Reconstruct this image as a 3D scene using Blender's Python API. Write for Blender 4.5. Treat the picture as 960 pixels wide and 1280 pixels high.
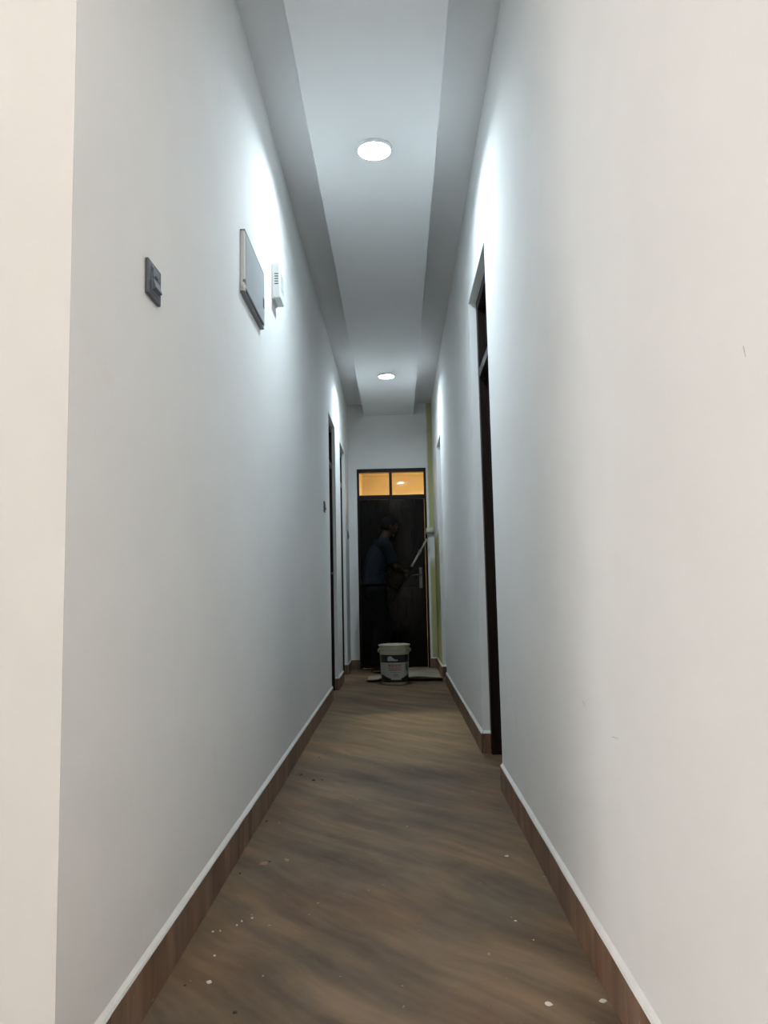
import bpy, bmesh, math, random
from mathutils import Vector, Matrix, noise

for o in list(bpy.data.objects):
    bpy.data.objects.remove(o, do_unlink=True)
scene = bpy.context.scene
C = scene.collection
R = math.radians
random.seed(4)

# ------------------------------------------------------------------ camera
EYE = 0.90
YAW, PITCH, ROLL = R(-0.9045), R(5.9062), R(-1.2032)
fw = Vector((math.sin(YAW) * math.cos(PITCH), math.cos(YAW) * math.cos(PITCH), math.sin(PITCH)))
rt = Vector((math.cos(YAW), -math.sin(YAW), 0))
up = rt.cross(fw)
r2 = rt * math.cos(ROLL) + up * math.sin(ROLL)
u2 = -rt * math.sin(ROLL) + up * math.cos(ROLL)
cam_data = bpy.data.cameras.new('camera')
cam_data.sensor_fit = 'VERTICAL'
cam_data.sensor_height = 36.0
cam_data.lens = 970.0 / 1280.0 * 36.0
cam_data.clip_start = 0.02
cam = bpy.data.objects.new('camera', cam_data)
C.objects.link(cam)
m = Matrix((r2, u2, -fw)).transposed().to_4x4()
m.translation = (0, 0, EYE)
cam.matrix_world = m
scene.camera = cam

# ------------------------------------------------------------------ world, exposure, lamp powers
world = bpy.data.worlds.new('world')
scene.world = world
world.use_nodes = True
world.node_tree.nodes['Background'].inputs[0].default_value = (0.5, 0.55, 0.65, 1)
world.node_tree.nodes['Background'].inputs[1].default_value = 0.02
vs = scene.view_settings
vs.view_transform = 'Standard'
vs.look = 'None'
vs.gamma = 1.0
vs.use_curve_mapping = False
vs.exposure = 2.65
CORRIDOR_LAMP = 63.0          # emission of the cool corridor downlights
ADDED_HALL_LAMP = 6.0              # emission of unseen downlights added to light the hall
SIDE_LAMP = 60.0
END_LAMP = 215.0
FILL_TUBE_LAMP = 108.0              # unseen tubes added behind the camera to brighten the near walls

# ------------------------------------------------------------------ sizes of the place (metres)
XL, XR = -0.577, 0.455        # corridor wall faces
Y0, Y1 = 1.34, 9.36           # corridor start, end wall face
ZP, ZC = 3.06, 3.20           # dropped panel, ceiling slab
SK_H, SK_T = 0.108, 0.011     # skirting
RECESS = 0.042
TL, TR = 0.15, 0.23           # wall thicknesses


# ------------------------------------------------------------------ materials
def new_mat(name):
    mt = bpy.data.materials.new(name)
    mt.use_nodes = True
    nt = mt.node_tree
    return mt, nt, nt.nodes['Principled BSDF']


def N(nt, kind, **kw):
    n = nt.nodes.new(kind)
    for k, v in kw.items():
        if k in n.inputs:
            n.inputs[k].default_value = v
        else:
            setattr(n, k, v)
    return n


def L(nt, a, b):
    nt.links.new(a, b)


def ramp(nt, fac, stops):
    r = N(nt, 'ShaderNodeValToRGB')
    el = r.color_ramp.elements
    el[0].position, el[0].color = stops[0][0], (*stops[0][1], 1)
    el[1].position, el[1].color = stops[-1][0], (*stops[-1][1], 1)
    for p, c in stops[1:-1]:
        e = el.new(p)
        e.color = (*c, 1)
    L(nt, fac, r.inputs[0])
    return r.outputs[0]


def plain(name, col, rough=0.5, metal=0.0, var=0.06, scale=8.0, bump=0.0, bscale=60.0, spec=0.5):
    mt, nt, b = new_mat(name)
    tc = N(nt, 'ShaderNodeTexCoord')
    nz = N(nt, 'ShaderNodeTexNoise', Scale=scale, Detail=4.0)
    L(nt, tc.outputs['Object'], nz.inputs['Vector'])
    lo = tuple(max(0, c * (1 - var)) for c in col)
    hi = tuple(min(1, c * (1 + var)) for c in col)
    L(nt, ramp(nt, nz.outputs[0], [(0.3, lo), (0.7, hi)]), b.inputs['Base Color'])
    b.inputs['Roughness'].default_value = rough
    b.inputs['Metallic'].default_value = metal
    b.inputs['Specular IOR Level'].default_value = spec
    if bump:
        n2 = N(nt, 'ShaderNodeTexNoise', Scale=bscale, Detail=5.0)
        L(nt, tc.outputs['Object'], n2.inputs['Vector'])
        bp = N(nt, 'ShaderNodeBump', Strength=bump, Distance=0.004)
        L(nt, n2.outputs[0], bp.inputs['Height'])
        L(nt, bp.outputs[0], b.inputs['Normal'])
    return mt


def emit(name, col, strength):
    mt = bpy.data.materials.new(name)
    mt.use_nodes = True
    nt = mt.node_tree
    nt.nodes.clear()
    e = N(nt, 'ShaderNodeEmission')
    e.inputs[0].default_value = (*col, 1)
    e.inputs[1].default_value = strength
    o = N(nt, 'ShaderNodeOutputMaterial')
    L(nt, e.outputs[0], o.inputs[0])
    return mt


def wall_paint(name, col, rough=0.85):
    mt, nt, b = new_mat(name)
    tc = N(nt, 'ShaderNodeTexCoord')
    n1 = N(nt, 'ShaderNodeTexNoise', Scale=1.3, Detail=5.0, Roughness=0.6)
    L(nt, tc.outputs['Object'], n1.inputs['Vector'])
    base = ramp(nt, n1.outputs[0], [(0.30, tuple(c * 0.975 for c in col)), (0.70, tuple(min(1, c * 1.02) for c in col))])
    # faint fingerprints and pale patches of filler
    n2 = N(nt, 'ShaderNodeTexNoise', Scale=5.5, Detail=2.0)
    L(nt, tc.outputs['Object'], n2.inputs['Vector'])
    spot = ramp(nt, n2.outputs[0], [(0.70, (0, 0, 0)), (0.80, (0.5, 0.5, 0.5))])
    mx = N(nt, 'ShaderNodeMix', data_type='RGBA')
    L(nt, spot, mx.inputs[0])
    L(nt, base, mx.inputs[6])
    mx.inputs[7].default_value = (col[0] * 0.96, col[1] * 0.92, col[2] * 0.88, 1)
    L(nt, mx.outputs[2], b.inputs['Base Color'])
    b.inputs['Roughness'].default_value = rough
    b.inputs['Specular IOR Level'].default_value = 0.12
    n3 = N(nt, 'ShaderNodeTexNoise', Scale=14.0, Detail=6.0)
    L(nt, tc.outputs['Object'], n3.inputs['Vector'])
    bp = N(nt, 'ShaderNodeBump', Strength=0.06, Distance=0.004)
    L(nt, n3.outputs[0], bp.inputs['Height'])
    L(nt, bp.outputs[0], b.inputs['Normal'])
    return mt, nt, b, mx


M = {}
WHITE = (0.87, 0.865, 0.85)
M['wall'] = wall_paint('white_wall_paint', WHITE)[0]
M['hall_wall'] = wall_paint('dimmed_cream_hall_paint', (0.74, 0.73, 0.705))[0]  # cream hall colour, darkened to offset the strong light on this wall
M['ceiling'] = plain('ceiling_paint', (0.88, 0.88, 0.88), 0.8, var=0.012, scale=1.5)


def half_painted(name, kind):
    """old yellow paint with fresh white rolled over a part of it"""
    mt, nt, b, mx = wall_paint(name, WHITE)
    tc = N(nt, 'ShaderNodeTexCoord')
    sp = N(nt, 'ShaderNodeSeparateXYZ')
    L(nt, tc.outputs['Object'], sp.inputs[0])
    nz = N(nt, 'ShaderNodeTexNoise', Scale=9.0, Detail=3.0)
    L(nt, tc.outputs['Object'], nz.inputs['Vector'])

    def ss(src, lo, hi, amp):
        ad = N(nt, 'ShaderNodeMath', operation='MULTIPLY_ADD')
        L(nt, nz.outputs[0], ad.inputs[0])
        ad.inputs[1].default_value = amp
        L(nt, src, ad.inputs[2])
        mr = N(nt, 'ShaderNodeMapRange')
        mr.inputs[1].default_value, mr.inputs[2].default_value = lo + amp / 2, hi + amp / 2
        L(nt, ad.outputs[0], mr.inputs[0])
        return mr.outputs[0]

    def mul(a, c):
        mm = N(nt, 'ShaderNodeMath', operation='MULTIPLY')
        L(nt, a, mm.inputs[0])
        L(nt, c, mm.inputs[1])
        return mm.outputs[0]
    if kind == 'end':         # strip beside the door, still yellow apart from one fresh patch
        fac = ss(sp.outputs[0], 0.385, 0.405, 0.02)
        a = ss(sp.outputs[2], 1.18, 1.32, 0.10)
        c = ss(sp.outputs[2], 1.62, 1.58, 0.03)
        patch = mul(a, c)
        inv = N(nt, 'ShaderNodeMath', operation='SUBTRACT')
        inv.inputs[0].default_value = 1.0
        L(nt, patch, inv.inputs[1])
        fac = mul(fac, inv.outputs[0])
    else:                     # side wall: yellow up to the height reached so far
        fac = ss(sp.outputs[2], 1.56, 1.50, 0.06)
    m2 = N(nt, 'ShaderNodeMix', data_type='RGBA')
    L(nt, fac, m2.inputs[0])
    L(nt, mx.outputs[2], m2.inputs[6])
    m2.inputs[7].default_value = (0.50, 0.485, 0.24, 1)
    L(nt, m2.outputs[2], b.inputs['Base Color'])
    return mt


M['end_wall'] = half_painted('end_wall_paint', 'end')
M['side_end'] = half_painted('half_painted_wall', 'side')
M['bead'] = plain('white_filler', (0.78, 0.77, 0.73), 0.6, var=0.05, scale=20, bump=0.3)


def veined(name, cols, rot, stretch, scale, rough, rand=False):
    mt, nt, b = new_mat(name)
    tc = N(nt, 'ShaderNodeTexCoord')
    vec = tc.outputs['Object']
    if rand:
        oi = N(nt, 'ShaderNodeObjectInfo')
        ml = N(nt, 'ShaderNodeMath', operation='MULTIPLY')
        L(nt, oi.outputs['Random'], ml.inputs[0])
        ml.inputs[1].default_value = 40.0
        va = N(nt, 'ShaderNodeVectorMath', operation='ADD')
        L(nt, vec, va.inputs[0])
        L(nt, ml.outputs[0], va.inputs[1])
        vec = va.outputs[0]
    mp0 = N(nt, 'ShaderNodeMapping')
    mp0.inputs['Rotation'].default_value = rot
    L(nt, vec, mp0.inputs[0])
    # slow warp so that the veins wander
    wz = N(nt, 'ShaderNodeTexNoise', Scale=1.6, Detail=2.0)
    L(nt, mp0.outputs[0], wz.inputs['Vector'])
    wm = N(nt, 'ShaderNodeVectorMath', operation='MULTIPLY_ADD')
    L(nt, wz.outputs['Color'], wm.inputs[0])
    wm.inputs[1].default_value = (0.16, 0.16, 0.16)
    L(nt, mp0.outputs[0], wm.inputs[2])
    mp = N(nt, 'ShaderNodeMapping')
    mp.inputs['Scale'].default_value = stretch
    L(nt, wm.outputs[0], mp.inputs[0])
    n1 = N(nt, 'ShaderNodeTexNoise', Scale=scale, Detail=7.0, Roughness=0.62)
    L(nt, mp.outputs[0], n1.inputs['Vector'])
    base = ramp(nt, n1.outputs[0], [(0.28, cols[0]), (0.44, cols[1]), (0.55, cols[2]), (0.72, cols[3])])
    # broad warm / cool clouds
    n2 = N(nt, 'ShaderNodeTexNoise', Scale=2.3, Detail=3.0)
    L(nt, mp0.outputs[0], n2.inputs['Vector'])
    cl = ramp(nt, n2.outputs[0], [(0.35, (0.80, 0.84, 0.86)), (0.65, (1.16, 1.03, 0.94))])
    mu = N(nt, 'ShaderNodeMix', data_type='RGBA', blend_type='MULTIPLY')
    mu.inputs[0].default_value = 1.0
    L(nt, base, mu.inputs[6])
    L(nt, cl, mu.inputs[7])
    # dried paint spots and plaster dust
    n3 = N(nt, 'ShaderNodeTexNoise', Scale=42.0, Detail=2.0)
    L(nt, vec, n3.inputs['Vector'])
    d = ramp(nt, n3.outputs[0], [(0.735, (0, 0, 0)), (0.76, (0.45, 0.45, 0.45))])
    m3 = N(nt, 'ShaderNodeMix', data_type='RGBA')
    L(nt, d, m3.inputs[0])
    L(nt, mu.outputs[2], m3.inputs[6])
    m3.inputs[7].default_value = (0.55, 0.50, 0.44, 1)
    n4 = N(nt, 'ShaderNodeTexNoise', Scale=3.7, Detail=6.0, Roughness=0.7)
    L(nt, vec, n4.inputs['Vector'])
    d4 = ramp(nt, n4.outputs[0], [(0.45, (0, 0, 0)), (0.85, (0.30, 0.30, 0.30))])
    m4 = N(nt, 'ShaderNodeMix', data_type='RGBA')
    L(nt, d4, m4.inputs[0])
    L(nt, m3.outputs[2], m4.inputs[6])
    m4.inputs[7].default_value = (0.26, 0.21, 0.17, 1)
    L(nt, m4.outputs[2], b.inputs['Base Color'])
    b.inputs['Roughness'].default_value = rough
    b.inputs['Specular IOR Level'].default_value = 0.3
    bp = N(nt, 'ShaderNodeBump', Strength=0.12, Distance=0.003)
    L(nt, n1.outputs[0], bp.inputs['Height'])
    L(nt, bp.outputs[0], b.inputs['Normal'])
    return mt


FCOL = [(0.068, 0.041, 0.023), (0.124, 0.081, 0.046), (0.170, 0.113, 0.063), (0.255, 0.170, 0.096)]
M['floor'] = veined('veined_brown_floor', FCOL, (0, 0, R(48)), (0.5, 3.2, 1.0), 2.6, 0.55)
SCOL = [(0.070, 0.041, 0.027), (0.150, 0.090, 0.060), (0.215, 0.132, 0.088), (0.350, 0.235, 0.165)]
M['skirt'] = veined('brown_skirting_tile', SCOL, (0, 0, 0), (7.0, 7.0, 0.8), 1.7, 0.4, rand=True)


def dark_wood(name, col, rough, spec=0.5):
    mt, nt, b = new_mat(name)
    tc = N(nt, 'ShaderNodeTexCoord')
    mp = N(nt, 'ShaderNodeMapping')
    mp.inputs['Scale'].default_value = (22, 22, 1.4)
    L(nt, tc.outputs['Object'], mp.inputs[0])
    nz = N(nt, 'ShaderNodeTexNoise', Scale=2.0, Detail=6.0)
    L(nt, mp.outputs[0], nz.inputs['Vector'])
    L(nt, ramp(nt, nz.outputs[0], [(0.3, tuple(c * 0.6 for c in col)), (0.7, tuple(c * 1.4 for c in col))]), b.inputs['Base Color'])
    b.inputs['Roughness'].default_value = rough
    b.inputs['Specular IOR Level'].default_value = spec
    bp = N(nt, 'ShaderNodeBump', Strength=0.05, Distance=0.002)
    L(nt, nz.outputs[0], bp.inputs['Height'])
    L(nt, bp.outputs[0], b.inputs['Normal'])
    return mt


M['frame'] = dark_wood('dark_stained_frame', (0.014, 0.008, 0.0065), 0.40, 0.18)
M['leaf'] = dark_wood('black_lacquered_door', (0.0024, 0.0023, 0.0019), 0.13, 0.10)
mt, nt, b = new_mat('clear_glass')
nt.nodes.remove(b)
tr, gl = N(nt, 'ShaderNodeBsdfTransparent'), N(nt, 'ShaderNodeBsdfGlossy', Roughness=0.03)
tr.inputs[0].default_value = (0.93, 0.95, 0.93, 1)
fr = N(nt, 'ShaderNodeFresnel', IOR=1.45)
mx = N(nt, 'ShaderNodeMixShader')
L(nt, fr.outputs[0], mx.inputs[0])
L(nt, tr.outputs[0], mx.inputs[1])
L(nt, gl.outputs[0], mx.inputs[2])
L(nt, mx.outputs[0], nt.nodes['Material Output'].inputs[0])
M['glass'] = mt
M['chrome'] = plain('brushed_steel', (0.24, 0.24, 0.23), 0.30, 1.0)
M['handle'] = plain('dull_steel_handle', (0.15, 0.15, 0.14), 0.35, 1.0)
M['white_plastic'] = plain('white_plastic', (0.78, 0.79, 0.77), 0.4, var=0.02)
M['box_face'] = plain('grey_white_enamel', (0.50, 0.52, 0.54), 0.35, var=0.02)
M['grey_metal'] = plain('grey_metal_edge', (0.16, 0.16, 0.17), 0.4, 0.3)
M['slot'] = plain('dark_slot', (0.03, 0.03, 0.03), 0.7)
M['switch'] = plain('charcoal_plastic', (0.075, 0.082, 0.098), 0.38, var=0.05)
M['switch_key'] = plain('slate_key', (0.12, 0.13, 0.155), 0.3, var=0.05)
M['ring'] = plain('lamp_ring', (0.85, 0.86, 0.86), 0.4, var=0.01)
M['cool_lens'] = emit('cool_lens', (0.75, 0.905, 1.0), CORRIDOR_LAMP)
M['cool_lens_dim'] = emit('cool_lens_dim', (0.75, 0.905, 1.0), CORRIDOR_LAMP * 0.92)
M['added_hall_lens'] = emit('added_hall_lens', (1.0, 0.97, 0.93), ADDED_HALL_LAMP)
M['mouth_lens'] = emit('mouth_lens', (1.0, 0.95, 0.89), 105.0)
M['side_lens'] = emit('side_lens', (1.0, 0.90, 0.82), SIDE_LAMP)
M['end_lens'] = emit('end_lens', (1.0, 0.71, 0.36), END_LAMP)
M['end_room'] = plain('warm_room_paint', (0.78, 0.70, 0.54), 0.6, var=0.03)
M['tub'] = plain('cream_tub_plastic', (0.44, 0.42, 0.31), 0.45, var=0.04)
M['lab_black'] = plain('label_black', (0.012, 0.012, 0.014), 0.35)
M['lab_white'] = plain('label_white', (0.38, 0.38, 0.35), 0.45, var=0.06)
M['lab_red'] = plain('label_red', (0.26, 0.06, 0.045), 0.45)
M['lab_grey'] = plain('label_grey', (0.16, 0.17, 0.16), 0.45)
M['paint'] = plain('wet_white_paint', (0.80, 0.79, 0.74), 0.15, var=0.02)
M['sheet'] = plain('dusty_board', (0.25, 0.235, 0.175), 0.8, var=0.18, scale=5, bump=0.4, bscale=30)
M['flake'] = plain('pale_paint_flake', (0.66, 0.61, 0.54), 0.7, var=0.1)
M['crumb'] = plain('dark_crumb', (0.045, 0.032, 0.024), 0.8, var=0.2)
M['chip'] = plain('tan_chip', (0.40, 0.31, 0.21), 0.8, var=0.2)
M['skin'] = plain('brown_skin', (0.026, 0.015, 0.010), 0.6, var=0.1, spec=0.15)
M['shirt'] = plain('navy_cotton', (0.0072, 0.0098, 0.0140), 0.9, var=0.2, scale=30, bump=0.3, spec=0.1)
M['trousers'] = plain('black_cotton', (0.0035, 0.0035, 0.004), 0.95, var=0.2, scale=30, spec=0.1)
M['hair'] = plain('black_hair', (0.004, 0.0035, 0.0035), 0.8, var=0.2, scale=60, spec=0.1)
M['shoe'] = plain('dark_sandal', (0.012, 0.010, 0.009), 0.6)
M['eye'] = plain('eye_white', (0.05, 0.045, 0.04), 0.4)
M['sleeve_nap'] = plain('cream_roller_nap', (0.70, 0.68, 0.52), 0.95, var=0.08, scale=90, bump=0.8, bscale=250)
M['pole_light'] = plain('pale_pole', (0.30, 0.29, 0.26), 0.4, 0.2)
M['pole_dark'] = plain('black_pole_grip', (0.006, 0.006, 0.006), 0.8, spec=0.08)


# ------------------------------------------------------------------ mesh helpers
def bm_box(bm, x0, x1, y0, y1, z0, z1, mi=0):
    v = [bm.verts.new(p) for p in ((x0, y0, z0), (x1, y0, z0), (x1, y1, z0), (x0, y1, z0),
                                   (x0, y0, z1), (x1, y0, z1), (x1, y1, z1), (x0, y1, z1))]
    for f in ((0, 3, 2, 1), (4, 5, 6, 7), (0, 1, 5, 4), (1, 2, 6, 5), (2, 3, 7, 6), (3, 0, 4, 7)):
        bm.faces.new([v[i] for i in f]).material_index = mi


def finish(name, bm, mat, parent=None, loc=None, smooth=False, bevel=0.0, seg=2):
    bmesh.ops.recalc_face_normals(bm, faces=bm.faces)
    me = bpy.data.meshes.new(name)
    bm.to_mesh(me)
    bm.free()
    for mm in (mat if isinstance(mat, (list, tuple)) else [mat]):
        me.materials.append(mm)
    o = bpy.data.objects.new(name, me)
    C.objects.link(o)
    if loc is not None:
        o.location = loc
    if parent is not None:
        o.parent = parent
    if smooth:
        for p in me.polygons:
            p.use_smooth = True
    if bevel:
        md = o.modifiers.new('bevel', 'BEVEL')
        md.width, md.segments, md.limit_method = bevel, seg, 'ANGLE'
    return o


def boxes(name, lst, mat, parent=None, loc=None, bevel=0.0, seg=2):
    bm = bmesh.new()
    for b_ in lst:
        bm_box(bm, *b_)
    return finish(name, bm, mat, parent, loc, bevel=bevel, seg=seg)


def lathe(bm, prof, n=48, mi=0, axis='z'):
    rings = []
    for r_, z_ in prof:
        rings.append([bm.verts.new((r_ * math.cos(2 * math.pi * k / n), r_ * math.sin(2 * math.pi * k / n), z_)) for k in range(n)])
    for a, c in zip(rings, rings[1:]):
        for k in range(n):
            bm.faces.new((a[k], a[(k + 1) % n], c[(k + 1) % n], c[k])).material_index = mi
    return rings


def cap(bm, ring):
    bm.faces.new(ring)


def tube(bm, pts, rad, n=10, caps=True):
    pts = [Vector(p) for p in pts]
    rads = rad if isinstance(rad, (list, tuple)) else [rad] * len(pts)
    rings = []
    prev = None
    for i, p in enumerate(pts):
        t = (pts[min(i + 1, len(pts) - 1)] - pts[max(i - 1, 0)]).normalized()
        if prev is None:
            ref = Vector((0, 0, 1)) if abs(t.z) < 0.9 else Vector((1, 0, 0))
            a = t.cross(ref).normalized()
        else:
            a = (prev - t * prev.dot(t)).normalized()
        prev = a
        b_ = t.cross(a)
        rings.append([bm.verts.new(p + (a * math.cos(2 * math.pi * k / n) + b_ * math.sin(2 * math.pi * k / n)) * rads[i]) for k in range(n)])
    for a, c in zip(rings, rings[1:]):
        for k in range(n):
            bm.faces.new((a[k], a[(k + 1) % n], c[(k + 1) % n], c[k]))
    if caps:
        bm.faces.new(rings[0])
        bm.faces.new(rings[-1])


def ellipsoid(bm, c, rx, ry, rz, basis=None, u=20, v=14):
    B = basis or Matrix.Identity(3)
    tmp = bmesh.ops.create_uvsphere(bm, u_segments=u, v_segments=v, radius=1.0)
    for vt in tmp['verts']:
        vt.co = Vector(c) + B @ Vector((vt.co.x * rx, vt.co.y * ry, vt.co.z * rz))
    return tmp['verts']


def tag(o, label, cat, group=None, kind=None):
    o['label'] = label
    o['category'] = cat
    if group:
        o['group'] = group
    if kind:
        o['kind'] = kind
    return o


def empty(name, loc=(0, 0, 0)):
    o = bpy.data.objects.new(name, None)
    o.empty_display_size = 0.1
    o.location = loc
    C.objects.link(o)
    return o


def copy_tree(o, loc=None, parent=None):
    c = o.copy()
    C.objects.link(c)
    if parent is not None:
        c.parent = parent
    if loc is not None:
        c.location = loc
    for ch in list(o.children):
        copy_tree(ch, None, c)
    return c


# ------------------------------------------------------------------ the shell
R1 = (3.62, 4.44, 2.585)      # doorway near, far, top
R2 = (7.65, 8.32, 2.46)
L1 = (6.68, 7.38, 2.49)
L2 = (8.01, 8.73, 2.48)
DX0, DX1, DZ = -0.472, 0.371, 2.402     # opening in the end wall
ROOM_Y = 14.4


def side_wall(name, xa, xb, ya, yb, openings, mat):
    lst, y = [], ya
    for a, c, t in openings:
        lst.append((xa, xb, y, a, 0, ZC))
        lst.append((xa, xb, a, c, t, ZC))
        y = c
    lst.append((xa, xb, y, yb, 0, ZC))
    return boxes(name, lst, mat)


tag(boxes('floor', [(-7.7, 2.8, -6.2, ROOM_Y + 0.2, -0.12, 0)], M['floor']),
    'brown diagonally veined floor running the length of the corridor', 'floor', kind='structure')
tag(side_wall('wall_left', XL - TL, XL, Y0, Y1, [L1, L2], M['wall']),
    'long white corridor wall carrying the fuse box and dark switch', 'wall', kind='structure')
wr = tag(side_wall('wall_right', XR, XR + TR, -6.2, R2[1] + 0.03, [R1, R2], M['wall']),
         'long blank white corridor wall with one tall recessed dark doorway', 'wall', kind='structure')
tag(boxes('wall_right_end', [(XR, XR + TR, R2[1] + 0.03, Y1, 0, ZC)], M['side_end']),
    'short wall beside the end door, yellow below and freshly white above', 'wall', kind='structure')
tag(boxes('wall_back', [(XL - TL, DX0, Y1, Y1 + 0.15, 0, ZC), (DX1, XR + TR, Y1, Y1 + 0.15, 0, ZC),
                        (DX0, DX1, Y1, Y1 + 0.15, DZ, ZC)], M['end_wall']),
    'end wall around the black door with an unpainted yellow strip', 'wall', kind='structure')
tag(boxes('wall_hall_front', [(-7.7, XL - TL, Y0, Y0 + 0.15, 0, ZC), (-7.7, XL, Y0 - 0.0015, Y0, 0, ZC)], M['hall_wall']),  # thin front skin carries the darkened hall colour to the corner
    'bright cream wall that turns the corner off the corridor, paint darkened against hall light', 'wall', kind='structure')
tag(boxes('wall_hall_left', [(-7.7, -7.5, -6.2, Y0 + 0.15, 0, ZC)], M['hall_wall']),
    'white hall wall out of view opposite the blank corridor wall', 'wall', kind='structure')
tag(boxes('wall_hall_rear', [(-7.7, XR + TR, -6.2, -6.0, 0, ZC)], M['hall_wall']),
    'white hall wall out of view facing the corridor', 'wall', kind='structure')
tag(boxes('ceiling', [(-7.7, XR + TR, -6.2, Y1 + 0.15, ZC, ZC + 0.1)], M['ceiling']),
    'pale ceiling slab showing as two shaded strips along the corridor', 'ceiling', kind='structure')
tag(boxes('ceiling_panel', [(-0.370, 0.236, Y0, Y1, ZP, ZC)], M['ceiling'], bevel=0.003),
    'long dropped white ceiling panel that carries the two corridor downlights', 'ceiling panel', kind='structure')
# room behind the end door
tag(boxes('wall_end_room', [(-0.71, -0.61, Y1 + 0.15, ROOM_Y, 0, ZP), (2.5, 2.6, Y1 + 0.15, ROOM_Y, 0, ZP),
                            (-0.86, 2.6, ROOM_Y, ROOM_Y + 0.1, 0, ZP), (XR + TR, 2.6, Y1 + 0.05, Y1 + 0.15, 0, ZP),
                            (-0.86, XL - TL, Y1 + 0.05, Y1 + 0.15, 0, ZP)], M['end_room']),
    'warm lit walls of the room behind the black end door', 'wall', kind='structure')
tag(boxes('ceiling_end_room', [(-0.86, 2.6, Y1 + 0.15, ROOM_Y + 0.1, ZP, ZP + 0.14)], M['end_room']),
    'amber lit ceiling seen through the panes over the end door', 'ceiling', kind='structure')
# room behind the open left doorway
tag(boxes('wall_side_room', [(-3.2, XL - TL, 7.42, 7.52, 0, ZC), (-3.2, XL - TL, 9.6, 9.7, 0, ZC), (-3.3, -3.2, 7.42, 9.7, 0, ZC)], M['wall']),
    'white walls of the room behind the open doorway nearest the end door', 'wall', kind='structure')
tag(boxes('ceiling_side_room', [(-3.3, XL - TL, 7.42, 9.7, ZC, ZC + 0.1)], M['ceiling']),
    'ceiling of the room behind the open doorway nearest the end door', 'ceiling', kind='structure')
# scratches on the blank wall
for i, (y, z, ln, an) in enumerate([(1.70, 0.582, 0.046, R(-20)), (1.972, 0.616, 0.022, R(4)), (0.985, 1.20, 0.016, R(60))]):
    s = boxes('scuff_mark', [(-0.0006, 0.0006, -ln / 2, ln / 2, -0.0008, 0.0008)], M['flake'], wr, (XR, y, z))
    s.rotation_euler.x = an + R(15)

# ------------------------------------------------------------------ skirting
tile_mesh = {}


def skirt_tile(length):
    key = round(length, 3)
    if key not in tile_mesh:
        bm = bmesh.new()
        bm_box(bm, 0, length, 0, SK_T, 0, SK_H)
        bmesh.ops.bevel(bm, geom=[e for e in bm.edges], offset=0.0012, segments=1, affect='EDGES')
        me = bpy.data.meshes.new('skirting_tile')
        bmesh.ops.recalc_face_normals(bm, faces=bm.faces)
        bm.to_mesh(me)
        bm.free()
        me.materials.append(M['skirt'])
        tile_mesh[key] = me
    return tile_mesh[key]


def baseboard(name, runs, label, step=0.60):
    """runs: (start, end) points on the wall face; the skirting stands to the left of the direction of travel"""
    root = empty(name)
    tag(root, label, 'skirting', kind='structure')
    for a, c, *off in runs:
        a, c = Vector((*a, 0)), Vector((*c, 0))
        d = c - a
        ln = d.length
        d.normalize()
        ang = math.atan2(d.y, d.x)
        pos = 0.0
        first = off[0] if off else step
        while pos < ln - 0.004:
            t = min(first if pos == 0 else step, ln - pos)
            o = bpy.data.objects.new('skirting_tile', skirt_tile(t - 0.0022))
            C.objects.link(o)
            o.parent = root
            o.location = a + d * (pos + 0.0011)
            o.location.z = random.uniform(-0.001, 0.0004)
            o.rotation_euler.z = ang
            pos += t
        # white filler bead along the top
        bm = bmesh.new()
        n = max(2, int(ln / 0.06))
        rows = []
        for k in range(n + 1):
            s = ln * k / n
            w = 0.5 + 0.5 * noise.noise(Vector((a.x * 3 + s * 7, a.y * 2, 1.7)))
            rows.append([bm.verts.new((s, y, z)) for y, z in ((0.0, SK_H - 0.001), (SK_T - 0.0005 + 0.001 * w, SK_H - 0.0015),
                                                             (SK_T * 0.72, SK_H + 0.004 + 0.002 * w), (0.0, SK_H + 0.011 + 0.004 * w))])
        for p, q in zip(rows, rows[1:]):
            for k in range(4):
                bm.faces.new((p[k], p[(k + 1) % 4], q[(k + 1) % 4], q[k]))
        bm.faces.new(rows[0])
        bm.faces.new(rows[-1])
        o = finish('filler_bead', bm, M['bead'], root, a)
        o.rotation_euler.z = ang
    return root


e = SK_T
baseboard('baseboard_left', [((XL, L1[0]), (XL, Y0), 0.32), ((XL, L2[0]), (XL, L1[1] - e)), ((XL, Y1), (XL, L2[1] - e)),
                             ((XL, L1[1]), (XL - 0.030, L1[1])), ((XL, L2[1]), (XL - 0.032, L2[1]))],
          'brown skirting tiles along the wall with the fuse box')
baseboard('baseboard_right', [((XR, -1.2), (XR, R1[0]), 0.47), ((XR, R1[1] - e), (XR, R2[0]), 0.35),
                              ((XR + RECESS, R1[1]), (XR, R1[1])), ((XR + 0.11, R2[1]), (XR, R2[1])),
                              ((XR, R2[1] - e), (XR, Y1), 0.5)],
          'brown skirting tiles along the blank wall and beside the end door')
baseboard('baseboard_back', [((DX0, Y1), (XL + e, Y1)), ((XR - e, Y1), (DX1, Y1))],
          'short brown skirting tiles either side of the end door')
baseboard('baseboard_hall', [((XL + e, Y0 - 0.0015), (-7.45, Y0 - 0.0015))], 'brown skirting tiles below the bright wall round the corner')


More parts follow.
